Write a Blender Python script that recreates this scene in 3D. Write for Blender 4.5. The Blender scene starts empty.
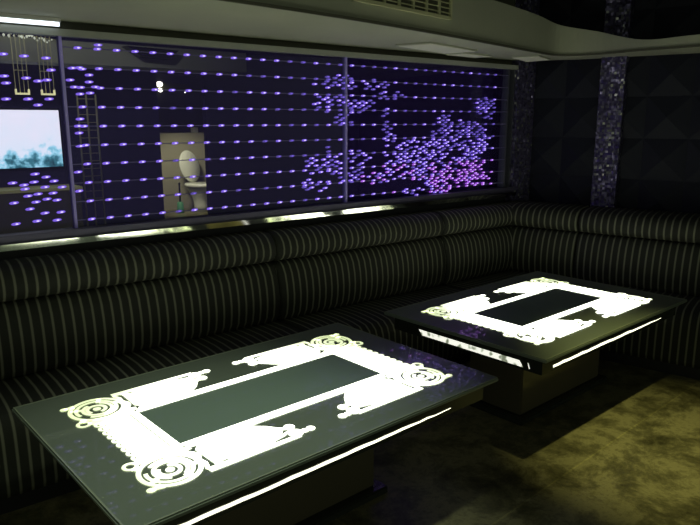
import bpy, bmesh, math, random
from mathutils import Vector, Matrix
random.seed(7)
SC = bpy.context.scene
COL = SC.collection
PI = math.pi

# ------------------------------------------------------------------ materials
def mat(name, color=(.5, .5, .5), rough=.5, metal=0., spec=.5, emis=None, es=0., coat=0., coat_rough=.05):
    m = bpy.data.materials.new(name); m.use_nodes = True
    b = m.node_tree.nodes['Principled BSDF']
    b.inputs['Base Color'].default_value = (*color, 1)
    b.inputs['Roughness'].default_value = rough
    b.inputs['Metallic'].default_value = metal
    b.inputs['Specular IOR Level'].default_value = spec
    b.inputs['Coat Weight'].default_value = coat
    b.inputs['Coat Roughness'].default_value = coat_rough
    if emis:
        b.inputs['Emission Color'].default_value = (*emis, 1)
        b.inputs['Emission Strength'].default_value = es
    return m

def nodes(m):
    nt = m.node_tree
    return nt, nt.nodes['Principled BSDF'], nt.nodes.new, nt.links.new

def ramp(nt, stops, interp='LINEAR'):
    r = nt.nodes.new('ShaderNodeValToRGB'); r.color_ramp.interpolation = interp
    e = r.color_ramp.elements
    while len(e) < len(stops): e.new(.5)
    for k, (p, c) in enumerate(stops):
        e[k].position = p; e[k].color = (*c, 1) if len(c) == 3 else c
    return r

def striped():
    m = mat('striped_velvet', rough=.75, spec=.3)
    nt, b, new, ln = nodes(m)
    uv = new('ShaderNodeUVMap'); sep = new('ShaderNodeSeparateXYZ')
    ln(uv.outputs['UV'], sep.inputs[0])
    d = new('ShaderNodeMath'); d.operation = 'DIVIDE'; d.inputs[1].default_value = .0405
    ln(sep.outputs['X'], d.inputs[0])
    f = new('ShaderNodeMath'); f.operation = 'FRACT'; ln(d.outputs[0], f.inputs[0])
    r = ramp(nt, [(0, (.026, .028, .021)), (.62, (.026, .028, .021)), (.72, (.185, .19, .135)), (.85, (.185, .19, .135)), (.95, (.026, .028, .021))])
    ln(f.outputs[0], r.inputs[0])
    ln(r.outputs[0], b.inputs['Base Color'])
    nz = new('ShaderNodeTexNoise'); nz.inputs['Scale'].default_value = 420
    bp = new('ShaderNodeBump'); bp.inputs['Strength'].default_value = .15; bp.inputs['Distance'].default_value = .002
    ln(nz.outputs[0], bp.inputs['Height']); ln(bp.outputs[0], b.inputs['Normal'])
    return m

def floor_mat():
    m = mat('polished_stone', rough=.34, spec=.4)
    nt, b, new, ln = nodes(m)
    tc = new('ShaderNodeTexCoord')
    n1 = new('ShaderNodeTexNoise'); n1.inputs['Scale'].default_value = 4.5; n1.inputs['Detail'].default_value = 10; n1.inputs['Roughness'].default_value = .78; n1.inputs['Distortion'].default_value = .25
    ln(tc.outputs['Object'], n1.inputs['Vector'])
    r = ramp(nt, [(.36, (.045, .042, .020)), (.47, (.13, .12, .06)), (.56, (.27, .25, .13)), (.66, (.12, .11, .055))])
    ln(n1.outputs[0], r.inputs[0])
    mp = new('ShaderNodeMapping'); mp.inputs['Location'].default_value = (.99, .412, 0); mp.inputs['Rotation'].default_value = (0, 0, math.radians(-4.5))
    ln(tc.outputs['Object'], mp.inputs[0])
    br = new('ShaderNodeTexBrick'); br.offset = 0; br.inputs['Scale'].default_value = 1
    br.inputs['Brick Width'].default_value = 2.4; br.inputs['Row Height'].default_value = .8; br.inputs['Mortar Size'].default_value = .004
    br.inputs['Color1'].default_value = (1, 1, 1, 1); br.inputs['Color2'].default_value = (.9, .9, .9, 1); br.inputs['Mortar'].default_value = (1.3, 1.3, 1.15, 1)
    ln(mp.outputs[0], br.inputs['Vector'])
    mx = new('ShaderNodeMix'); mx.data_type = 'RGBA'; mx.blend_type = 'MULTIPLY'; mx.inputs['Factor'].default_value = 1
    ln(r.outputs[0], mx.inputs['A']); ln(br.outputs[0], mx.inputs['B'])
    ln(mx.outputs['Result'], b.inputs['Base Color'])
    return m

def mosaic_mat():
    m = mat('mirror_mosaic', rough=.32, metal=.55)
    nt, b, new, ln = nodes(m)
    tc = new('ShaderNodeTexCoord')
    vo = new('ShaderNodeTexVoronoi'); vo.inputs['Scale'].default_value = 66; vo.inputs['Randomness'].default_value = .12; vo.distance = 'CHEBYCHEV'
    ln(tc.outputs['Object'], vo.inputs['Vector'])
    wn = new('ShaderNodeTexWhiteNoise'); ln(vo.outputs['Position'], wn.inputs['Vector'])
    r = ramp(nt, [(0, (.07, .06, .13)), (.80, (.14, .12, .25)), (.95, (.32, .32, .36)), (1, (.85, .85, .8))])
    ln(wn.outputs['Value'], r.inputs[0]); ln(r.outputs[0], b.inputs['Base Color'])
    ge = new('ShaderNodeNewGeometry')
    s = new('ShaderNodeVectorMath'); s.operation = 'SUBTRACT'; s.inputs[1].default_value = (.5, .5, .5); ln(wn.outputs['Color'], s.inputs[0])
    sc = new('ShaderNodeVectorMath'); sc.operation = 'SCALE'; sc.inputs['Scale'].default_value = 1.1; ln(s.outputs[0], sc.inputs[0])
    ad = new('ShaderNodeVectorMath'); ad.operation = 'ADD'; ln(ge.outputs['Normal'], ad.inputs[0]); ln(sc.outputs[0], ad.inputs[1])
    no = new('ShaderNodeVectorMath'); no.operation = 'NORMALIZE'; ln(ad.outputs[0], no.inputs[0]); ln(no.outputs[0], b.inputs['Normal'])
    return m

def glass_pane_mat():
    m = bpy.data.materials.new('smoked_glass'); m.use_nodes = True
    nt = m.node_tree; nt.nodes.clear(); new = nt.nodes.new; ln = nt.links.new
    out = new('ShaderNodeOutputMaterial')
    tr = new('ShaderNodeBsdfTransparent'); tr.inputs[0].default_value = (.80, .80, .88, 1)
    gl = new('ShaderNodeBsdfGlossy'); gl.inputs['Roughness'].default_value = .02; gl.inputs[0].default_value = (.9, .9, 1, 1)
    df = new('ShaderNodeBsdfDiffuse'); df.inputs[0].default_value = (.19, .11, .62, 1)
    lw = new('ShaderNodeFresnel'); lw.inputs['IOR'].default_value = 1.3
    m1 = new('ShaderNodeMixShader'); m1.inputs[0].default_value = .10
    ln(tr.outputs[0], m1.inputs[1]); ln(df.outputs[0], m1.inputs[2])
    m2 = new('ShaderNodeMixShader'); ln(lw.outputs[0], m2.inputs[0]); ln(m1.outputs[0], m2.inputs[1]); ln(gl.outputs[0], m2.inputs[2])
    ln(m2.outputs[0], out.inputs[0])
    return m

def tv_mat():
    m = mat('tv_picture', (.02, .02, .02), rough=.3)
    nt, b, new, ln = nodes(m)
    tc = new('ShaderNodeTexCoord'); sep = new('ShaderNodeSeparateXYZ'); ln(tc.outputs['Generated'], sep.inputs[0])
    nz = new('ShaderNodeTexNoise'); nz.inputs['Scale'].default_value = 5.; nz.inputs['Detail'].default_value = 5; nz.inputs['Roughness'].default_value = .65
    ln(tc.outputs['Object'], nz.inputs['Vector'])
    a = new('ShaderNodeMath'); a.operation = 'MULTIPLY_ADD'; a.inputs[1].default_value = .55; ln(sep.outputs['Z'], a.inputs[0]); ln(nz.outputs[0], a.inputs[2])
    r = ramp(nt, [(.40, (.008, .035, .05)), (.50, (.05, .22, .25)), (.585, (.35, .80, .88)), (.67, (.9, 1.0, 1.0)), (1, (1, 1, 1))])
    ln(a.outputs[0], r.inputs[0]); ln(r.outputs[0], b.inputs['Emission Color']); b.inputs['Emission Strength'].default_value = 1.5
    return m

def frosted_strip():
    m = mat('etched_light', (.6, .65, .55), rough=.4)
    nt, b, new, ln = nodes(m)
    tc = new('ShaderNodeTexCoord')
    wv = new('ShaderNodeTexWave'); wv.inputs['Scale'].default_value = 9; wv.inputs['Distortion'].default_value = 9; wv.inputs['Detail'].default_value = 2; wv.inputs['Detail Scale'].default_value = 1.6
    ln(tc.outputs['Object'], wv.inputs['Vector'])
    r = ramp(nt, [(0, (.16, .18, .12)), (.22, (.45, .5, .38)), (.4, (1, 1, .88))])
    ln(wv.outputs[0], r.inputs[0]); ln(r.outputs[0], b.inputs['Emission Color']); b.inputs['Emission Strength'].default_value = .95
    return m

def plaster():
    m = mat('grey_plaster', (.42, .43, .33), rough=.7)
    nt, b, new, ln = nodes(m)
    nz = new('ShaderNodeTexNoise'); nz.inputs['Scale'].default_value = 1.6; nz.inputs['Detail'].default_value = 4
    tc = new('ShaderNodeTexCoord'); ln(tc.outputs['Object'], nz.inputs['Vector'])
    r = ramp(nt, [(.3, (.37, .385, .29)), (.7, (.45, .46, .35))]); ln(nz.outputs[0], r.inputs[0]); ln(r.outputs[0], b.inputs['Base Color'])
    return m

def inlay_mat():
    # glow falloff put into the emission colour: dimmer, yellower towards the corner scrolls
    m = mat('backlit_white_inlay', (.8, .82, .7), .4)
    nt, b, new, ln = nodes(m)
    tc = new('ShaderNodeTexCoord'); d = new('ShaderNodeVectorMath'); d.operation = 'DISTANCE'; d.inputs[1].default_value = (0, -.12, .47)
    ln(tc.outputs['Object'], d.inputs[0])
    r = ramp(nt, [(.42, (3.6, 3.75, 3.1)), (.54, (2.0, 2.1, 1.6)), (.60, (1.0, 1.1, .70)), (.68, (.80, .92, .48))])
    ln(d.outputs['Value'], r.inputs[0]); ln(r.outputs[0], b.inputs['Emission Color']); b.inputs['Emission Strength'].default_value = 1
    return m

M = dict(
    stripe=striped(), floor=floor_mat(), mosaic=mosaic_mat(), pane=glass_pane_mat(), tv=tv_mat(), etched=frosted_strip(), plaster=plaster(),
    plinth=mat('black_plinth', (.012, .012, .012), .5),
    tabletop=mat('smoked_tabletop_glass', (.17, .205, .16), .3, spec=.4, coat=.6, coat_rough=.03),
    centre=mat('tinted_centre_glass', (.20, .27, .225), .3, spec=.4, coat=.2, coat_rough=.03),
    apron=mat('black_lacquer', (.03, .034, .026), .16, spec=.5),
    pedestal=mat('brown_lacquer', (.10, .088, .055), .14, spec=.7),
    bevel=mat('polished_glass_edge', (.30, .34, .25), .12, spec=.8),
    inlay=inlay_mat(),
    stripl=mat('warm_strip_light', (.8, .8, .65), .4, emis=(1., .98, .72), es=1.9),
    led=mat('violet_led', (.2, .12, .6), .4, emis=(.25, .14, .92), es=.75),
    ledm=mat('magenta_led', (.3, .12, .6), .4, emis=(.46, .11, .90), es=.70),
    ledd=mat('dim_violet_led', (.15, .1, .5), .4, emis=(.16, .11, .62), es=.40),
    core=mat('led_core', (.7, .6, 1), .4, emis=(.70, .58, 1.), es=1.15),
    wire=mat('lilac_conductor', (.17, .14, .34), .35, spec=.5),
    chrome=mat('polished_steel', (.72, .72, .70), .07, metal=1.),
    satin=mat('satin_steel', (.34, .35, .38), .3, metal=.9),
    darkrail=mat('dark_violet_rail', (.10, .09, .15), .35, metal=.4),
    toprail=mat('pale_grey_rail', (.36, .37, .33), .4),
    post=mat('violet_acrylic_post', (.46, .38, .95), .3),
    padded=mat('black_leatherette', (.015, .016, .027), .6, spec=.2),
    navy=mat('navy_wall_paint', (.022, .018, .105), .6),
    dark=mat('dark_wall_paint', (.020, .021, .024), .6),
    ceil=mat('dark_ceiling_paint', (.03, .03, .035), .5),
    vent=mat('cream_vent_metal', (.55, .55, .33), .45),
    ventdark=mat('vent_cavity', (.10, .10, .07), .7),
    dim=mat('opal_ceiling_lens', (.62, .62, .50), .5, emis=(.9, .92, .70), es=.055),
    lampbody=mat('white_lamp_housing', (.6, .6, .58), .4),
    tube=mat('cool_glint', (.9, .95, 1), .4, emis=(.85, .95, 1.), es=1.6),
    bezel=mat('black_bezel', (.01, .01, .012), .25),
    beige=mat('beige_wall_tile', (.36, .34, .22), .4),
    ceramic=mat('cream_ceramic', (.86, .87, .70), .18, spec=.6),
    greenplastic=mat('green_plastic', (.10, .35, .16), .4),
    bulb=mat('warm_bulb', (1, .95, .7), .4, emis=(1., .96, .72), es=6.),
    shade=mat('olive_glass_shade', (.07, .075, .03), .25),
    gold=mat('brass_rod', (.70, .66, .34), .4, metal=.2),
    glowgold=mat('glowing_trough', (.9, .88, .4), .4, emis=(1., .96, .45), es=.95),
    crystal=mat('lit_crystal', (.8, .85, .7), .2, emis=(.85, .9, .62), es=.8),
    cabinet=mat('olive_cabinet', (.14, .13, .06), .4),
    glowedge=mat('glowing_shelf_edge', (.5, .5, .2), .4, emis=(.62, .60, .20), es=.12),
)

# ------------------------------------------------------------------ builders
def empty(name, loc=(0, 0, 0), rz=0.):
    o = bpy.data.objects.new(name, None); COL.objects.link(o)
    o.location = loc; o.rotation_euler = (0, 0, rz); o.empty_display_size = .1
    return o

def tag(o, label=None, cat=None, group=None, kind=None):
    if label: o['label'] = label
    if cat: o['category'] = cat
    if group: o['group'] = group
    if kind: o['kind'] = kind
    return o

def link(name, bm, m, parent=None, smooth=False):
    bmesh.ops.recalc_face_normals(bm, faces=bm.faces[:])
    me = bpy.data.meshes.new(name); bm.to_mesh(me); bm.free()
    for x in (m if isinstance(m, (list, tuple)) else [m]): me.materials.append(x)
    if smooth:
        for p in me.polygons: p.use_smooth = True
    o = bpy.data.objects.new(name, me); COL.objects.link(o)
    if parent: o.parent = parent
    return o

def box(bm, lo, hi, mi=0, mtx=None):
    x0, y0, z0 = lo; x1, y1, z1 = hi
    vs = [bm.verts.new(p) for p in ((x0, y0, z0), (x1, y0, z0), (x1, y1, z0), (x0, y1, z0), (x0, y0, z1), (x1, y0, z1), (x1, y1, z1), (x0, y1, z1))]
    if mtx:
        for v in vs: v.co = mtx @ v.co
    fs = [bm.faces.new([vs[i] for i in q]) for q in ((0, 3, 2, 1), (4, 5, 6, 7), (0, 1, 5, 4), (1, 2, 6, 5), (2, 3, 7, 6), (3, 0, 4, 7))]
    for f in fs: f.material_index = mi
    return vs, fs

def bevel_box(bm, lo, hi, r, seg=2):
    vs, fs = box(bm, lo, hi)
    es = {e for f in fs for e in f.edges}
    bmesh.ops.bevel(bm, geom=list(es), offset=r, segments=seg, affect='EDGES')

def prism(bm, pts, z0, z1, mi=0):
    a = [bm.verts.new((p[0], p[1], z0)) for p in pts]; b = [bm.verts.new((p[0], p[1], z1)) for p in pts]
    n = len(pts); fs = []
    fs.append(bm.faces.new(a[::-1])); fs.append(bm.faces.new(b))
    for i in range(n): fs.append(bm.faces.new((a[i], a[(i+1) % n], b[(i+1) % n], b[i])))
    for f in fs: f.material_index = mi

def lathe(bm, prof, seg=24, loc=(0, 0, 0), sx=1., sy=1.):
    rings = []
    for r, z in prof:
        rings.append([bm.verts.new((loc[0] + sx*r*math.cos(2*PI*k/seg), loc[1] + sy*r*math.sin(2*PI*k/seg), loc[2] + z)) for k in range(seg)])
    for a, b in zip(rings, rings[1:]):
        for k in range(seg): bm.faces.new((a[k], a[(k+1) % seg], b[(k+1) % seg], b[k]))
    bm.faces.new(rings[0][::-1]); bm.faces.new(rings[-1])

def tube(bm, p, q, r, seg=8):
    p, q = Vector(p), Vector(q); d = (q - p).normalized()
    a = d.orthogonal().normalized(); b = d.cross(a)
    A = [bm.verts.new(p + r*(a*math.cos(2*PI*k/seg) + b*math.sin(2*PI*k/seg))) for k in range(seg)]
    B = [bm.verts.new(q + r*(a*math.cos(2*PI*k/seg) + b*math.sin(2*PI*k/seg))) for k in range(seg)]
    for k in range(seg): bm.faces.new((A[k], A[(k+1) % seg], B[(k+1) % seg], B[k]))
    bm.faces.new(A[::-1]); bm.faces.new(B)

def simple(name, lo, hi, m, parent=None, bev=0):
    bm = bmesh.new()
    if bev: bevel_box(bm, lo, hi, bev)
    else: box(bm, lo, hi)
    return link(name, bm, m, parent)

def struct(o): o['kind'] = 'structure'; return o

# ------------------------------------------------------------------ camera
cam = bpy.data.cameras.new('camera'); co = bpy.data.objects.new('camera', cam); COL.objects.link(co); SC.camera = co
H = 1.4
cam.sensor_width = 36; cam.lens = 36*660/700; cam.clip_start = .05
az, pitch = math.radians(51.6), math.radians(12.15)
co.location = (0, 0, H)
co.rotation_euler = (PI/2 - pitch, 0, az - PI/2)

# ------------------------------------------------------------------ room shell
YW = 2.97                                   # plane of the lit glass
W = Vector((4.0, YW, 0)); WD = Vector((.259, -.966, 0)).normalized(); WN = Vector((-WD.y, WD.x, 0)) * -1
if WN.x > 0: WN = -WN                       # normal of the right wall, into the room
struct(simple('floor', (-3, -3, -.1), (8, 11, 0), M['floor']))
struct(simple('wall_back', (-3, YW+.03, 0), (4.06, YW+.15, .905), M['dark']))
struct(simple('wall_lintel', (-3, YW+.03, 1.765), (4.06, YW+.15, 2.9), M['ventdark']))
# right wall: black padded panels in raised pyramids
bm = bmesh.new()
cell, zb = .265, 1.02 - 3*.265
def wp(t, z, off): return W + WD*t + WN*off*.62 + Vector((0, 0, z))
for i in range(-1, 13):
    for j in range(0, 9):
        t0, z0 = .235 - cell + i*cell, zb + j*cell
        if i == -1: t0c = -.03
        else: t0c = t0
        c = [wp(t0c, z0, 0), wp(t0+cell, z0, 0), wp(t0+cell, z0+cell, 0), wp(t0c, z0+cell, 0)]
        v = [bm.verts.new(p) for p in c]; a = bm.verts.new(wp(t0+cell/2, z0+cell/2, .055))
        for k in range(4): bm.faces.new((v[k], v[(k+1) % 4], a))
vs = [wp(-.03, 0, -.001), wp(3.3, 0, -.001), wp(3.3, 2.9, -.001), wp(-.03, 2.9, -.001)]
vs2 = [p - WN*.1 for p in vs]
A = [bm.verts.new(p) for p in vs]; B = [bm.verts.new(p) for p in vs2]
bm.faces.new(A); bm.faces.new(B[::-1])
for k in range(4): bm.faces.new((A[k], B[k], B[(k+1) % 4], A[(k+1) % 4]))
struct(link('wall_right', bm, M['padded']))
struct(simple('ceiling', (-3, -3, 2.9), (8, 11, 3.0), M['ceil']))

# mosaic columns
def column(name, label, pts):
    bm = bmesh.new(); prism(bm, [(p.x, p.y) for p in pts], 0, 2.9)
    o = link(name, bm, M['mosaic']); return tag(o, label, 'column')
column('mosaic_column', 'glittering mirror mosaic column in the corner at the right end of the lit glass',
       [Vector((3.795, YW-.03, 0)), Vector((3.985, YW-.03, 0)), Vector((3.985, YW+.029, 0)), Vector((3.795, YW+.029, 0))])
c0, c1 = W + WD*.482, W + WD*.638
column('mosaic_column', 'narrow mirror mosaic column between the black pyramid padded panels of the right wall',
       [c0 + WN*.075, c1 + WN*.075, c1 + WN*.001, c0 + WN*.001])

# dropped soffit with a curved edge
def catmull(P, n=6):
    out = []
    for i in range(len(P)-1):
        p0, p1, p2, p3 = P[max(i-1, 0)], P[i], P[i+1], P[min(i+2, len(P)-1)]
        for k in range(n):
            t = k/n
            out.append(tuple(.5*((2*b) + (-a+c)*t + (2*a-5*b+4*c-d)*t*t + (-a+3*b-3*c+d)*t**3) for a, b, c, d in zip(p0, p1, p2, p3)))
    out.append(tuple(P[-1])); return out
E0 = [(-2.5, 1.95, 2.09), (.3, 2.06, 2.06), (1.15, 2.13, 2.045), (1.73, 2.2, 2.03), (2.35, 2.31, 2.02), (3.0, 2.45, 2.02), (3.45, 2.55, 2.01), (3.72, 2.58, 1.98),
      (3.85, 2.40, 1.935), (3.84, 2.1, 1.86), (3.87, 1.78, 1.862), (3.98, 1.2, 1.865), (4.2, .4, 1.865)]
edge = catmull(E0)
def wallside(p):
    q = Vector((p[0], p[1], 0)); t = max(0, (q - W).dot(WD))
    if not corner: return Vector((p[0]*1.05, YW+.028, 0))
    return W + WD*t + WN*.001
bm = bmesh.new(); rows = []
corner = False
for p in edge:
    if p[0] > 3.70: corner = True
    w = wallside(p)
    rows.append([bm.verts.new((p[0], p[1], 1.8)), bm.verts.new((p[0], p[1], p[2])), bm.verts.new((w.x, w.y, p[2])), bm.verts.new((w.x, w.y, 1.8))])
for a, b in zip(rows, rows[1:]):
    for k in range(4): bm.faces.new((a[k], b[k], b[(k+1) % 4], a[(k+1) % 4]))
bm.faces.new(rows[0]); bm.faces.new(rows[-1][::-1])
struct(link('ceiling_soffit', bm, M['plaster']))
# fine dark bead along the lower edge of the fascia
bm = bmesh.new(); prev = None
for p, q in zip(edge, edge[1:]):
    d = Vector((q[0]-p[0], q[1]-p[1], 0)).normalized(); n = Vector((d.y, -d.x, 0))
    if n.dot(Vector((-.5, -1, 0))) < 0: n = -n
    r = [bm.verts.new((p[0]+n.x*o, p[1]+n.y*o, z)) for o, z in ((-.004, 1.796), (.007, 1.796), (.007, 1.808), (-.004, 1.808))]
    if prev:
        for k in range(4): bm.faces.new((prev[k], r[k], r[(k+1) % 4], prev[(k+1) % 4]))
    prev = r
struct(link('trim_1', bm, M['ventdark']))

# air vent on the fascia
def fascia_frame(x):
    for p, q in zip(edge, edge[1:]):
        if p[0] <= x <= q[0]:
            t = (x-p[0])/(q[0]-p[0]); d = Vector((q[0]-p[0], q[1]-p[1], 0)).normalized()
            n = Vector((d.y, -d.x, 0)); return Vector((x, p[1]+t*(q[1]-p[1]), 0)), d, n
P, d, n = fascia_frame(2.10)
v = tag(empty('air_vent', (P.x, P.y, 1.945), math.atan2(d.y, d.x)), 'cream slatted air vent set in the grey ceiling soffit at the top of the picture', 'vent')
# local: x along fascia, -y out
bm = bmesh.new(); wv, hv = .36, .075
for lo, hi in (((-wv, -.016, -hv), (wv, -.0, -hv+.014)), ((-wv, -.016, hv-.014), (wv, 0, hv)), ((-wv, -.016, -hv), (-wv+.014, 0, hv)), ((wv-.014, -.016, -hv), (wv, 0, hv))): box(bm, lo, hi)
link('frame', bm, M['vent'], v)
simple('cavity', (-wv+.012, -.004, -hv+.012), (wv-.012, .0, hv-.012), M['ventdark'], v)
for k in range(1, 7):
    x = -wv + k*2*wv/7
    simple('divider', (x-.006, -.014, -hv+.012), (x+.006, -.004, hv-.012), M['vent'], v)
for k in range(5):
    z = -hv + .03 + k*.0225
    bm = bmesh.new(); box(bm, (-wv+.014, -.006, -.0015), (wv-.014, .006, .0015), mtx=Matrix.Translation((0, -.0075, z)) @ Matrix.Rotation(.6, 4, 'X'))
    link('slat', bm, M['vent'], v)

# flush opal lights in the soffit underside
for lab, quad in (('large flush opal ceiling light under the soffit, nearest to the air vent', [(2.49, 2.75), (2.56, 2.55), (3.07, 2.68), (3.02, 2.89)]),
                  ('dim flush panel put in for a reflection, against the wall above the top rail of the lit glass', [(3.06, 2.93), (3.08, 2.80), (3.38, 2.83), (3.36, 2.95)]),  # small glowing panel added in place of a reflection
                  ('flush opal ceiling light directly in front of the corner mosaic column', [(3.53, 2.80), (3.60, 2.64), (3.86, 2.74), (3.86, 2.93)])):
    c = Vector((sum(q[0] for q in quad)/4, sum(q[1] for q in quad)/4, 0))
    t = tag(empty('ceiling_light', (c.x, c.y, 1.8)), lab, 'ceiling light', 'flush lights in the soffit')
    L = [(q[0]-c.x, q[1]-c.y) for q in quad]
    bm = bmesh.new(); prism(bm, L, -.008, -.0005); link('frame', bm, M['lampbody'] if 0 else M['plaster'], t)
    bm = bmesh.new(); prism(bm, [(a*.93, b*.93) for a, b in L], -.011, -.0081); link('lens', bm, M['dim'], t)

# glowing tube added in place of a bright reflection along the top rail
t = tag(empty('rail_glint', (.52, 2.90, 1.775)), 'slim cool white glowing strip put in for a reflection on the rail above the left glass pane', 'light')
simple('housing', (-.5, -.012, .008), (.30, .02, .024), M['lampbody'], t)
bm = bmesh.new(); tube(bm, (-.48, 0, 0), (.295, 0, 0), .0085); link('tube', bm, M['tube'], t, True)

# ceiling spotlights
def spot(loc, target, power, size, blend, color, label, r=.05):
    t = tag(empty('ceiling_spotlight', loc), label, 'spotlight', 'ceiling spotlights')
    bm = bmesh.new(); lathe(bm, [(.03, .28), (.055, .26), (.06, .06), (.055, .05), (.05, .12), (.02, .13)], 20); link('housing', bm, M['lampbody'], t, True)
    l = bpy.data.lights.new('spot', 'SPOT'); l.energy = power; l.spot_size = size; l.spot_blend = blend; l.color = color; l.shadow_soft_size = r
    o = bpy.data.objects.new('spot', l); COL.objects.link(o); o.location = Vector(loc) + Vector((0, 0, .04))
    d = Vector(target) - o.location; o.rotation_euler = d.to_track_quat('-Z', 'Y').to_euler()
    return o
spot((2.1, 1.05, 2.62), (2.75, 1.18, 0), 175, math.radians(35), 1., (1., .96, .36), 'ceiling spotlight over the gap between the two tables', .03)
spot((1.0, 1.35, 2.62), (.80, 1.58, .47), 92, math.radians(54), 1., (.88, 1., .74), 'added unseen ceiling spotlight over the near table', .06)  # unseen lamp, added to give the near tabletop a bloom-like grey sheen

# ------------------------------------------------------------------ sofa
BY = 2.84
C = Vector((3.66, BY, 0)); N1 = Vector((0, -1, 0)); S1 = Vector((1, 0, 0))
N2 = WN.copy(); S2 = WD.copy()
def miter(d):
    k1, k2 = (1., 1.) if d >= 0 else (1., 2.1)
    # m.n1 = k1, m.n2 = k2
    my = -k1; mx = (k2 - my*N2.y)/N2.x
    return C + Vector((mx, my, 0))*d
def pos(run, s, d):
    if run == 1: return C + S1*s + N1*d
    return C + S2*s + N2*(d if d >= 0 else d*2.1)
SEAT = [(-.06, .07), (.393, .07), (.403, .10), (.405, .20), (.405, .27), (.400, .315), (.385, .352), (.355, .376), (.30, .386), (.2, .392), (.1, .39), (.0, .383), (-.06, .38)]
BACK = [(-.10, .384), (.035, .384), (.058, .42), (.068, .47), (.070, .52), (.064, .575), (.050, .63), (.028, .668), (.006, .686), (-.02, .690), (-.10, .690)]
ROLL = [(-.10, .692), (-.02, .692), (.008, .696), (.030, .710), (.044, .735), (.046, .762), (.037, .792), (.014, .819), (-.016, .835), (-.05, .842), (-.10, .844)]
PLIN = [(-.06, 0), (.37, 0), (.37, .07), (-.06, .07)]
def sweep(name, prof, stations, m, parent, smooth=True):
    """stations: list of (run, s) or 'M' for the mitre; swept with an inset at both ends"""
    bm = bmesh.new(); uvl = bm.loops.layers.uv.new('UVMap')
    cz = sum(z for _, z in prof)/len(prof); cd = sum(d for d, _ in prof)/len(prof)
    seq = []
    def ring(st, inset):
        vs = []
        for d, z in prof:
            if inset: d2 = d - inset*(1 if d > cd else -1) if abs(d-cd) > .02 else d; z2 = z - inset*(.7 if z > cz else -.7)
            else: d2, z2 = d, z
            p = miter(d2) if st == 'M' else pos(st[0], st[1], d2)
            vs.append(bm.verts.new((p.x, p.y, z2)))
        return vs
    a, b = stations[0], stations[-1]
    for off, ins in ((.003, .014), (.007, .006), (.016, 0)): seq.append(((a[0], a[1]+off), ins))
    for st in stations[1:-1]: seq.append((st, 0))
    for off, ins in ((.016, 0), (.007, .006), (.003, .014)): seq.append(((b[0], b[1]-off), ins))
    rings = [(st, ring(st, ins)) for st, ins in seq]
    n = len(prof); run = 1 if a[0] == 1 else 2
    def S(v, run):
        p = v.co - C; return (p.x if run == 1 else p.xy.dot(S2.xy) + .02)
    for (sa, ra), (sb, rb) in zip(rings, rings[1:]):
        if sa == 'M': run = 2
        for k in range(n):
            f = bm.faces.new((ra[k], ra[(k+1) % n], rb[(k+1) % n], rb[k]))
            for lp in f.loops: lp[uvl].uv = (S(lp.vert, run) + 20*.0405*10, lp.vert.co.z)
    for r, rn in ((rings[0][1][::-1], 1), (rings[-1][1], 2)):
        f = bm.faces.new(r)
        for lp in f.loops: lp[uvl].uv = (.01, 0)
    o = link(name, bm, m, parent, smooth)
    if parent: o.location = -Vector(parent.location)
    return o
secs = [([(1, -4.35), (1, -1.91)], 'striped black sofa section along the lit glass, behind the near table'),
        ([(1, -1.91), (1, -.69)], 'striped black sofa section along the lit glass, between near table and corner section'),
        ([(1, -.69), 'M', (2, .47)], 'striped black corner sofa section behind the far table, below the corner mosaic column'),
        ([(2, .47), (2, 1.9)], 'striped black sofa section along the black padded wall at the right edge')]
for st, lab in secs:
    e = st[0]; p0 = pos(e[0], (e[1] + st[-1][1])/2 if st[-1][0] == e[0] else 0, .15)
    s = tag(empty('sofa_section', (p0.x, p0.y, 0)), lab, 'sofa', 'striped sofa sections')
    sweep('plinth', PLIN, st, M['plinth'], s, False)
    sweep('seat', SEAT, st, M['stripe'], s)
    sweep('backrest', BACK, st, M['stripe'], s)
    sweep('head_roll', ROLL, st, M['stripe'], s)

# ------------------------------------------------------------------ tables
Zi = .4705                                  # inlay underside
def ribbon(bm, pts, w, z0=Zi, z1=Zi+.0012):
    """flat strip along pts; w: width or list of widths"""
    n = len(pts); ws = w if isinstance(w, (list, tuple)) else [w]*n
    Lt, Rt = [], []
    for i in range(n):
        a = Vector(pts[max(i-1, 0)]); b = Vector(pts[min(i+1, n-1)]); d = (b-a).normalized(); q = Vector((-d.y, d.x))
        p = Vector(pts[i]); Lt.append(p + q*ws[i]/2); Rt.append(p - q*ws[i]/2)
    for i in range(n-1):
        t = [bm.verts.new((p.x, p.y, z1)) for p in (Lt[i], Lt[i+1], Rt[i+1], Rt[i])]
        bm.faces.new(t)
def disc(bm, c, r, z=Zi+.0012, seg=20, sy=1.):
    bm.faces.new([bm.verts.new((c[0]+r*math.cos(2*PI*k/seg), c[1]+sy*r*math.sin(2*PI*k/seg), z)) for k in range(seg)])
def poly(bm, pts, z=Zi+.0012):
    bm.faces.new([bm.verts.new((p[0], p[1], z)) for p in pts])
def arc(c, r0, r1, a0, a1, n=24, sy=1.):
    out = []
    for k in range(n+1):
        t = k/n; a = a0 + (a1-a0)*t; r = r0 + (r1-r0)*t
        out.append((c[0] + r*math.cos(a), c[1] + sy*r*math.sin(a)))
    return out
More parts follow.
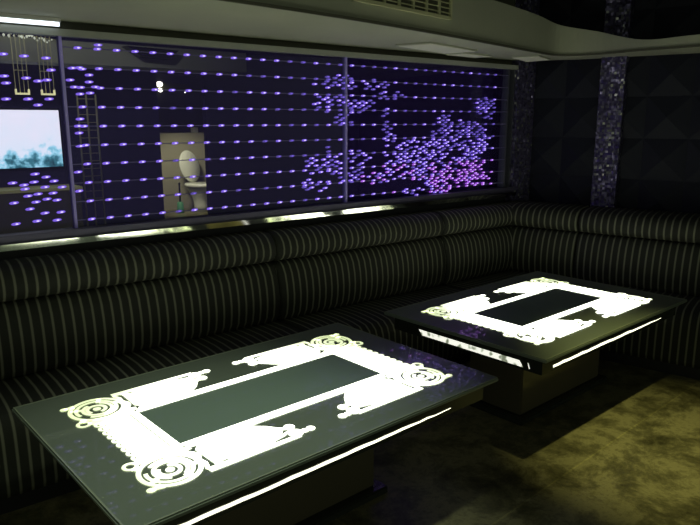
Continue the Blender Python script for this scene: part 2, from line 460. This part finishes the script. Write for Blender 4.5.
def corner_inlay():
    """one corner scroll with its wing, drawn for the +u +v quadrant"""
    bm = bmesh.new()
    rc = (.512, .258)
    # scroll rosette: nested spiral bands with thin dark gaps
    ribbon(bm, arc(rc, .084, .084, 0, 2*PI, 40, .98), .014)
    ribbon(bm, arc(rc, .0655, .0605, math.radians(-20), math.radians(310), 32), .0115)
    ribbon(bm, arc(rc, .049, .043, math.radians(120), math.radians(430), 28), .0115)
    ribbon(bm, arc(rc, .032, .026, math.radians(-40), math.radians(260), 22), .0125)
    disc(bm, rc, .013)
    ribbon(bm, [(rc[0]-.06, rc[1]-.012), (rc[0]-.04, rc[1]-.03), (rc[0]-.005, rc[1]-.058)], .013)
    ribbon(bm, [(rc[0]+.045, rc[1]+.02), (rc[0]+.075, rc[1]+.035)], .016)
    ribbon(bm, [(rc[0]-.02, rc[1]+.045), (rc[0]-.035, rc[1]+.075)], .014)
    # small curls outside the rosette
    disc(bm, (.598, .322), .0125); ribbon(bm, [(.565, .320), (.582, .322), (.598, .322)], [.03, .018, .012])
    ribbon(bm, arc((.588, .172), .018, .018, 0, 2*PI, 18), .011); ribbon(bm, [(.575, .205), (.588, .188)], .02)
    # neck between the rosette and the end band
    poly(bm, [(.425, .146), (.566, .146), (.575, .172), (.545, .186), (.50, .180), (.455, .20), (.425, .20)])
    ribbon(bm, arc((.452, .235), .036, .036, math.radians(95), math.radians(275), 16), .016)
    ribbon(bm, [(.452, .199), (.435, .185), (.41, .18)], .02)
    # wing: straight outer bar, feather and curled tip
    poly(bm, [(.432, .343), (.432, .318), (.13, .326), (.118, .343)])
    leaf = [(.402, .312), (.405, .205), (.385, .182), (.20, .182), (.165, .215), (.132, .262), (.15, .285), (.20, .296)]
    poly(bm, leaf)
    poly(bm, [(.365, .328), (.355, .29), (.19, .285), (.205, .332)]); poly(bm, [(.405, .322), (.395, .29), (.378, .29), (.383, .322)])
    ribbon(bm, [(.43, .322), (.42, .29), (.425, .255)], .013)
    ribbon(bm, [(.20, .300), (.155, .300), (.13, .29)], [.03, .012, .008])
    disc(bm, (.120, .312), .024); disc(bm, (.088, .318), .012); disc(bm, (.066, .318), .0145)
    ribbon(bm, [(.12, .315), (.066, .318)], .011)
    disc(bm, (.112, .268), .018); ribbon(bm, [(.15, .262), (.112, .268)], .016)
    return bm
def end_band():
    bm = bmesh.new()
    poly(bm, [(.4205, -.15), (.4205, .15), (.446, .165), (.446, -.165)])
    poly(bm, [(.451, -.165), (.451, .165), (.538, .150), (.538, -.150)])
    for k in range(9):
        v = -.136 + k*.034
        ribbon(bm, arc((.553, v), .0115, .0115, 0, 2*PI, 14), .010)
        disc(bm, (.541, v), .013)
    return bm
def long_line():
    bm = bmesh.new()
    poly(bm, [(-.435, .1425), (.435, .1425), (.40, .181), (-.40, .181)])
    return bm
HU, HV = .712, .458
def frame_ring(bm, hu, hv, w, z0, z1):
    for lo, hi in (((-hu, -hv, z0), (hu, -hv+w, z1)), ((-hu, hv-w, z0), (hu, hv, z1)), ((-hu, -hv+w, z0), (-hu+w, hv-w, z1)), ((hu-w, -hv+w, z0), (hu, hv-w, z1))): box(bm, lo, hi)
def mirror(o, sx, sy):
    for v_ in o.data.vertices: v_.co.x *= sx; v_.co.y *= sy
    if sx*sy < 0: o.data.flip_normals()
    return o
def make_table(loc, rz, label, HU=.705, osx=1.):
    t = tag(empty('coffee_table', loc, rz), label, 'table', 'backlit coffee tables')
    bm = bmesh.new(); bevel_box(bm, (-HU, -HV, .455), (HU, HV, .470), .004, 2); link('glass_top', bm, M['tabletop'], t)
    # bevelled line near the rim of the top
    bm = bmesh.new(); frame_ring(bm, HU-.004, HV-.004, .005, .4695, .4712); link('rim_line', bm, M['bevel'], t)
    bm = bmesh.new(); poly(bm, [(-.42*osx, -.142), (.42*osx, -.142), (.42*osx, .142), (-.42*osx, .142)], .4706); link('centre_panel', bm, M['centre'], t)
    for sx in (1, -1):
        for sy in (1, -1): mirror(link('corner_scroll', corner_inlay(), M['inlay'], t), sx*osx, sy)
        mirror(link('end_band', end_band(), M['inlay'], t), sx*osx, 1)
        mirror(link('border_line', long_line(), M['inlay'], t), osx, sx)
    a, b = .020, .385
    bm = bmesh.new()                        # apron with a canted lower edge
    lo = [(-HU+.085, -HV+.085), (HU-.085, -HV+.085), (HU-.085, HV-.085), (-HU+.085, HV-.085)]
    mid = [(-HU+.040, -HV+.040), (HU-.040, -HV+.040), (HU-.040, HV-.040), (-HU+.040, HV-.040)]
    R = [[bm.verts.new((x, y, z)) for x, y in q] for q, z in ((lo, .372), (mid, .383), (mid, .455))]
    for p, q in zip(R, R[1:]):
        for k in range(4): bm.faces.new((p[k], p[(k+1) % 4], q[(k+1) % 4], q[k]))
    bm.faces.new(R[0][::-1]); bm.faces.new(R[-1]); ap = link('apron', bm, M['apron'], t)
    hu, hv = HU-.040, HV-.040
    for s in (1, -1):
        bm = bmesh.new()                    # front and rear strip lights
        n_ = 26; top = []; bot = []
        for k in range(n_+1):
            x = (-.585 + 1.07*k/n_)*HU/.712; j = random.uniform(-.0022, .0022)
            th = .0060*(1 - .8*(k/n_ if s > 0 else k/n_)**4)
            top.append((x, (.404) + j + th)); bot.append((x, (.404) + j*.5 - th))
        y0, y1 = s*hv, s*(hv+.0015)
        for k in range(n_):
            q = [bm.verts.new((p[0], y1, p[1])) for p in (bot[k], bot[k+1], top[k+1], top[k])]; bm.faces.new(q)
        link('strip_light', bm, M['stripl'], t)
        bm = bmesh.new()                    # etched luminous panel in each end face
        x1 = s*(hu+.0015)
        q = [bm.verts.new((x1, y, z)) for y, z in ((-.330, .394), (.235, .394), (.255, .420), (-.310, .420))]; bm.faces.new(q)
        q = [bm.verts.new((x1, y, z)) for y, z in ((-.362, .396), (-.357, .396), (-.349, .420), (-.354, .420))]; bm.faces.new(q)  # thin glowing bar painted in for the reflection at the corner
        link('etched_panel', bm, M['etched'], t)
    bm = bmesh.new(); bevel_box(bm, (-.37, -.155, .03), (.37, .155, .3725), .006, 2); link('pedestal', bm, M['pedestal'], t)
    bm = bmesh.new(); bevel_box(bm, (-.41, -.19, 0), (.41, .19, .03), .005, 2); link('base_plate', bm, M['apron'], t)
    return t
make_table((1.122, 1.874, 0), math.radians(3.3), 'near coffee table with a glowing white scroll border on dark glass', .712, .985)
make_table((2.80, 1.955, 0), math.radians(3.5), 'far coffee table with a glowing scroll border, beside the corner sofa', .682, .90)

# ------------------------------------------------------------------ lit glass partition
part = tag(empty('led_partition', (2.3, YW, .905)), 'long glass partition with rows of violet LEDs above the striped sofa', 'glass partition')
OFF = -Vector(part.location)
def pl(o): o.location = OFF; o.parent = part; return o
posts = [-.66, .83, 2.32, 3.735]
for a, b in zip(posts, posts[1:]):
    pl(simple('glass_pane', (a+.004, YW, .925), (b-.004, YW+.010, 1.745), M['pane']))
for x in posts[:-1]: pl(simple('post', (x-.006, YW-.012, .925), (x+.006, YW+.02, 1.745), M['post']))
pl(simple('post', (3.722, YW-.012, .925), (3.730, YW+.02, 1.745), M['satin']))
pl(simple('post', (3.772, YW-.012, .925), (3.780, YW+.02, 1.745), M['satin']))
pl(simple('top_rail', (-.8, YW-.03, 1.737), (3.79, YW+.025, 1.764), M['toprail']))
# bottom rail: polished steel, its face tilted slightly down towards the tables
TILT = math.radians(11.1)
bm = bmesh.new()
hr = .026
prof = [(YW-.06, .884), (YW-.06 - hr*math.tan(TILT), .884+hr), (YW-.055, .884+hr), (YW+.028, .884+hr), (YW+.028, .884)]
A = [bm.verts.new((-.8, y, z)) for y, z in prof]; B = [bm.verts.new((3.79, y, z)) for y, z in prof]
for k in range(5): bm.faces.new((A[k], A[(k+1) % 5], B[(k+1) % 5], B[k]))
bm.faces.new(A[::-1]); bm.faces.new(B)
pl(link('chrome_lip', bm, M['chrome']))
pl(simple('bottom_rail', (-.8, YW-.045, .9105), (3.79, YW+.028, .942), M['darkrail']))
ROWS = [.975 + .0802*k for k in range(10)]
for z in ROWS: pl(simple('conductor', (.84, YW-.0025, z-.0022), (3.72, YW-.0005, z+.0022), M['wire']))

fw = Vector((math.cos(az)*math.cos(pitch), math.sin(az)*math.cos(pitch), -math.sin(pitch)))
rt = Vector((math.sin(az), -math.cos(az), 0)); up = rt.cross(fw)
def at(x, y, Y):                            # a point of the photograph taken back to the wall plane
    d = fw*660 + rt*(x-350) + up*(262.5-y); t = Y/d.y
    return Vector((d.x*t, Y, H + d.z*t))
leds = []
# regular grid of the two right panes
k = 0
while .90 + .0815*k < 3.70:
    for i, z in enumerate(ROWS):
        if .90 + .0815*k < 3.66: leds.append((.90 + .0815*k, z))
    k += 1
# left pane: scattered lights
LP = [(35,174),(46,177),(54,181),(12.5,183),(24,185),(34,182),(62,187),(28,196),(38,194),(53,193),(47,199),(57,200),(36,202),(14,203),(30,209),(45,213),(61,212),(16,224),(37,221),(57,220),(45,187),(25,189),
      (3,54),(24,56),(46,58),(4,76),(26,78),(47,80),(51,70),(6,99),(28,99),(49,99),(38,105),(6,83),(38,81)]
for x, y in LP:
    p = at(x, y, YW); leds.append((p.x, p.z))
for x, y in [(72,68),(82,69),(89,75),(70,80),(89,82),(95,87),(74,87),(80,94),(90,93),(80,119),(78,126),(79,133),(80,146),(78,172),(79,191),(98,45)]:
    p = at(x, y, YW); leds.append((p.x, p.z))
# flower shaped clusters in the right pane, on a half pitch lattice
def inside(x, y, c): return ((x-c[0])/c[2])**2 + ((y-c[1])/c[3])**2 < 1
FILL = [(322,163,18,17), (318,184,17,8), (357,158,13,9), (352,176,14,8), (340,82,26,7), (333,100,16,7), (356,108,12,7), (325,108,12,6), (343,121,11,7),
        (388,95,14,5), (386,112,5,8), (387,128,5,7), (392,138,9,5), (420,152,28,14), (408,172,22,10), (443,140,18,12), (462,128,22,8), (438,172,16,12),
        (438,186,14,8), (468,162,16,13), (480,140,10,14), (470,178,18,8), (486,108,9,12), (474,130,9,8), (395,168,14,9), (445,120,7,5), (424,165,10,8), (372,84,20,5), (366,100,12,6), (471,146,16,6), (392,150,8,6), (412,190,12,5), (380,178,12,6)]
HOLE = [(318,176,7,4), (348,168,5,4), (430,112,14,6), (404,134,9,6), (425,137,7,5), (456,152,7,5), (400,182,10,3)]
k = 0; x = 1.9
while x < 3.64:
    for i in range(-1, 40):
        z = .975 + i*.0267 + (.0133 if k % 2 else 0)
        if z > 1.72 or min(abs(z-r) for r in ROWS) < .010: continue
        v = Vector((x, YW, z-H)); px = 350 + 660*v.dot(rt)/v.dot(fw); py = 262.5 - 660*v.dot(up)/v.dot(fw)
        if any(inside(px, py, c) for c in FILL) and not any(inside(px, py, c) for c in HOLE) and random.random() < .78: leds.append((x + random.uniform(-.006, .006), z + random.uniform(-.004, .004)))
    x += .0272; k += 1
def led_mesh(bm, x, z, mi, x0=0., z0=0.):
    w, h = .0195, .0062
    y = YW - .004
    pts = [(-1, 0), (-.7, .75), (0, 1), (.7, .75), (1, 0), (.7, -.75), (0, -1), (-.7, -.75)]
    a = [bm.verts.new((x-x0+px*w, y+.0036, z-z0+pz*h+px*.0012)) for px, pz in pts]; b = [bm.verts.new((x-x0+px*w*.8, y, z-z0+pz*h*.8+px*.0012)) for px, pz in pts]
    fs = [bm.faces.new(b)] + [bm.faces.new((a[i], a[(i+1) % 8], b[(i+1) % 8], b[i])) for i in range(8)]
    for f in fs: f.material_index = mi
    c = [bm.verts.new((x-x0+.003+px*.0062, y-.0006, z-z0+pz*.0030)) for px, pz in pts]
    f = bm.faces.new(c); f.material_index = 2 if mi != 3 else 0
def is_mag(x, z): return z < 1.14 and x > 2.4 and random.random() < (x-2.3)/1.2
leds.sort(key=lambda q: q[0]**2)
mats3 = [M['led'], M['ledm'], M['core'], M['ledd']]
proto = None
for x, z in leds[:100]:
    if proto is None:
        bm = bmesh.new(); led_mesh(bm, 0, 0, 0); proto = link('led', bm, mats3); o = proto
    else:
        o = proto.copy(); COL.objects.link(o)
    o.parent = part; o.location = OFF + Vector((x, 0, z))
bm = bmesh.new()
for x, z in leds[100:]: led_mesh(bm, x, z, 1 if is_mag(x, z) else 3 if random.random() < (.25 + (.5 if z > 1.3 and x > 1.9 else 0)) else 0)
f_ = pl(link('led_field', bm, mats3)); tag(f_, kind='stuff')

# ------------------------------------------------------------------ the room beyond the glass
YF = 8.6
bm = bmesh.new()
box(bm, (-1.5, YF, 0), (3.58, YF+.1, 2.9)); box(bm, (4.27, YF, 0), (8, YF+.1, 2.9)); box(bm, (3.58, YF, 2.0), (4.27, YF+.1, 2.9))
struct(link('wall_far', bm, M['navy']))
struct(simple('wall_left', (-1.6, YW+.15, 0), (-1.5, YF+.1, 2.9), M['navy']))
struct(simple('wall_side', (7.0, YW+.15, 0), (7.1, YF, 2.9), M['navy']))
bm = bmesh.new(); box(bm, (3.40, YF+.1, 0), (3.46, 10.5, 2.5)); box(bm, (5.2, YF+.1, 0), (5.26, 10.5, 2.5)); box(bm, (3.46, 10.44, 0), (5.2, 10.5, 2.5)); box(bm, (3.46, YF+.1, 2.5), (5.2, 10.5, 2.56))
struct(link('wall_niche', bm, M['dark']))
struct(simple('wall_ledge', (4.0, 10.02, 0), (4.98, 10.43, 1.205), M['beige']))
struct(simple('trim_2', (-1.5, 7.5, 1.985), (4.3, 7.9, 2.215), M['plaster']))
# tv on the far wall
t = tag(empty('tv', (1.70, YF-.04, 1.186)), 'wide television with a bright cyan and white picture on the far wall', 'television')
bm = bmesh.new(); bevel_box(bm, (-.62, -.03, -.355), (.62, .035, .355), .008); link('housing', bm, M['bezel'], t)
simple('screen', (-.60, -.034, -.333), (.60, -.0305, .333), M['tv'], t)
# console under it
t = tag(empty('media_console', (1.75, 8.33, 0)), 'low cabinet with a yellowish glowing top edge under the television', 'cabinet')
bm = bmesh.new(); bevel_box(bm, (-.62, -.18, .08), (.62, .24, .60), .006); link('body', bm, M['cabinet'], t)
simple('glowing_edge', (-.64, -.2, .60), (.64, .25, .632), M['glowedge'], t)
for s in (-1, 1): simple('foot', (s*.55-.03, -.15, 0), (s*.55+.03, .2, .08), M['bezel'], t)
# ladder like lattice screen
t = tag(empty('lattice_screen', (1.86, 6.0, 0)), 'tall narrow brass lattice screen to the right of the television', 'screen')
for x in (-.08, -.005, .075):
    bm = bmesh.new(); box(bm, (x-.006, -.006, 0), (x+.006, .006, 1.62)); link('upright', bm, M['gold'], t)
for k in range(14): simple('rung', (-.074, -.005, .72+k*.066), (.069, .005, .726+k*.066), M['gold'], t)
# two hanging racks with lit trays
for x, lab in ((1.58, 'hanging rod rack with glowing tray above the television, left one'), (1.81, 'hanging rod rack with glowing tray above the television, beside the lattice screen')):
    t = tag(empty('hanging_rack', (x, 7.0, 1.66)), lab, 'rack', 'hanging racks above the television')
    bm = bmesh.new(); box(bm, (-.062, -.02, -.02), (.062, .02, -.004)); box(bm, (-.062, -.02, -.004), (-.052, .02, .03)); box(bm, (.052, -.02, -.004), (.062, .02, .03)); link('tray', bm, M['glowgold'], t)
    for s in (-.057, -.019, .019, .057): simple('rod', (s-.003, -.003, -.004), (s+.003, .003, 1.239), M['gold'], t)
    simple('crossbar', (-.06, -.004, .20), (.06, .004, .206), M['gold'], t)
# crystals along the beam
t = tag(empty('hanging_garland', (1.75, 7.47, 2.2)), 'garland of small glittering crystals along the beam above the television', 'garland')
bm = bmesh.new(); tube(bm, (-.44, 0, .08), (.30, 0, .01), .003, 6); link('wire', bm, M['gold'], t)
for k in range(30):
    x = -.42 + k*.0235; z = .06 - (x+.28)*.10 + random.uniform(-.035, .02); r = random.uniform(.008, .017)
    bm = bmesh.new(); lathe(bm, [(.0005, -r*1.5), (r, -r*.2), (r*.7, r*.6), (.0005, r)], 6, (x, -.008, z)); link('crystal', bm, M['crystal'], t)
# dark speaker hung under the beam
bm = bmesh.new(); a = [(-.28, 2.19), (.32, 2.175), (.22, 2.075), (-.12, 2.09)]
A = [bm.verts.new((x, -.1, z-2.13)) for x, z in a]; B = [bm.verts.new((x, .055, z-2.13)) for x, z in a]
for k in range(4): bm.faces.new((A[k], A[(k+1) % 4], B[(k+1) % 4], B[k]))
bm.faces.new(A[::-1]); bm.faces.new(B)
t = tag(empty('hanging_speaker', (3.02, 7.44, 2.13)), 'dark wedge shaped speaker mounted on the pale beam beyond the glass', 'speaker')
link('cabinet', bm, M['bezel'], t); simple('grille', (-.1, -.106, -.03), (.2, -.1005, .035), M['padded'], t)
# toilet through the lit doorway
t = tag(empty('toilet', (4.56, 9.62, 0), math.radians(18)), 'pale toilet with its oval lid raised, seen through the doorway beyond the glass', 'toilet')
bm = bmesh.new(); lathe(bm, [(.11, 0), (.10, .1), (.12, .22), (.18, .34), (.20, .385), (.17, .39), (.12, .30)], 28, (0, -.08, 0), 1., 1.2); link('bowl', bm, M['ceramic'], t, True)
bm = bmesh.new(); lathe(bm, [(.12, .39), (.215, .39), (.225, .42), (.215, .445), (.12, .445)], 28, (0, -.08, 0), 1., 1.2)
link('seat_ring', bm, M['ceramic'], t, True)
bm = bmesh.new(); lathe(bm, [(.005, -.012), (.19, -.012), (.2, 0), (.19, .012), (.005, .014)], 32, (0, 0, 0), 1., 1.28)
lid = link('lid', bm, M['ceramic'], t, True); lid.location = (.05, .19, .69); lid.rotation_euler = (math.radians(80), math.radians(-10), 0)
# flush box, brush holder and lamp in the niche
t = tag(empty('flush_box', (4.84, 10.2, 1.205)), 'small cream box standing on the beige ledge above the toilet', 'box')
bm = bmesh.new(); bevel_box(bm, (-.045, -.05, 0), (.045, .05, .085), .008); link('body', bm, M['ceramic'], t)
bm = bmesh.new(); lathe(bm, [(.018, .085), (.018, .092), (.012, .095)], 14); link('button', bm, M['satin'], t)
t = tag(empty('brush_holder', (4.26, 9.6, 0)), 'dark slim toilet brush holder with green base beside the toilet', 'brush')
bm = bmesh.new(); lathe(bm, [(.05, 0), (.055, .02), (.045, .16), (.03, .17)], 18); link('base', bm, M['greenplastic'], t, True)
bm = bmesh.new(); lathe(bm, [(.016, .17), (.012, .40), (.018, .46), (.01, .47)], 12); link('handle', bm, M['bezel'], t, True)
t = tag(empty('wall_lamp', (4.45, 10.3, 1.93)), 'wall lamp with bright bulbs and olive glass shade above the doorway ledge', 'lamp')
simple('backplate', (-.16, .08, -.06), (.40, .138, .05), M['shade'], t)
for x, z, r in ((-.10, .03, .045), (-.09, -.06, .032), (.08, -.06, .008), (.33, -.085, .009)):
    bm = bmesh.new(); lathe(bm, [(.001, -r), (r*.7, -r*.7), (r, 0), (r*.7, r*.7), (.001, r)], 14, (x, .05, z), 1.3, 1.); link('bulb', bm, M['bulb'], t, True)
l = bpy.data.lights.new('niche_fill', 'SPOT'); l.energy = 110; l.color = (1., .97, .66); l.shadow_soft_size = .15; l.spot_size = math.radians(62); l.spot_blend = .6  # added spot without a fixture, brightens the toilet and ledge
o = bpy.data.objects.new('niche_fill', l); COL.objects.link(o); o.location = (3.75, 8.85, 1.75)
o.rotation_euler = (Vector((4.58, 9.75, .45)) - o.location).to_track_quat('-Z', 'Y').to_euler()
l = bpy.data.lights.new('far_room_fill', 'SPOT'); l.energy = 70; l.color = (.95, 1., .80); l.shadow_soft_size = .1; l.spot_size = math.radians(115); l.spot_blend = 1  # added spot without a fixture, lightens the pale beam
o = bpy.data.objects.new('far_room_fill', l); COL.objects.link(o); o.location = (1.6, 5.2, 2.85)
o.rotation_euler = (Vector((1.6, 7.5, 2.1)) - o.location).to_track_quat('-Z', 'Y').to_euler()

# ------------------------------------------------------------------ ambient and view
w = bpy.data.worlds.new('world'); SC.world = w; w.use_nodes = True
w.node_tree.nodes['Background'].inputs[0].default_value = (.75, .85, .62, 1); w.node_tree.nodes['Background'].inputs[1].default_value = .21
vs_ = SC.view_settings
vs_.view_transform = 'Standard'; vs_.look = 'None'; vs_.gamma = 1; vs_.use_curve_mapping = False; vs_.exposure = 0.
SC.cycles.max_bounces = 10; SC.cycles.transparent_max_bounces = 24; SC.cycles.use_denoising = True
SC.cycles.sample_clamp_indirect = 6.
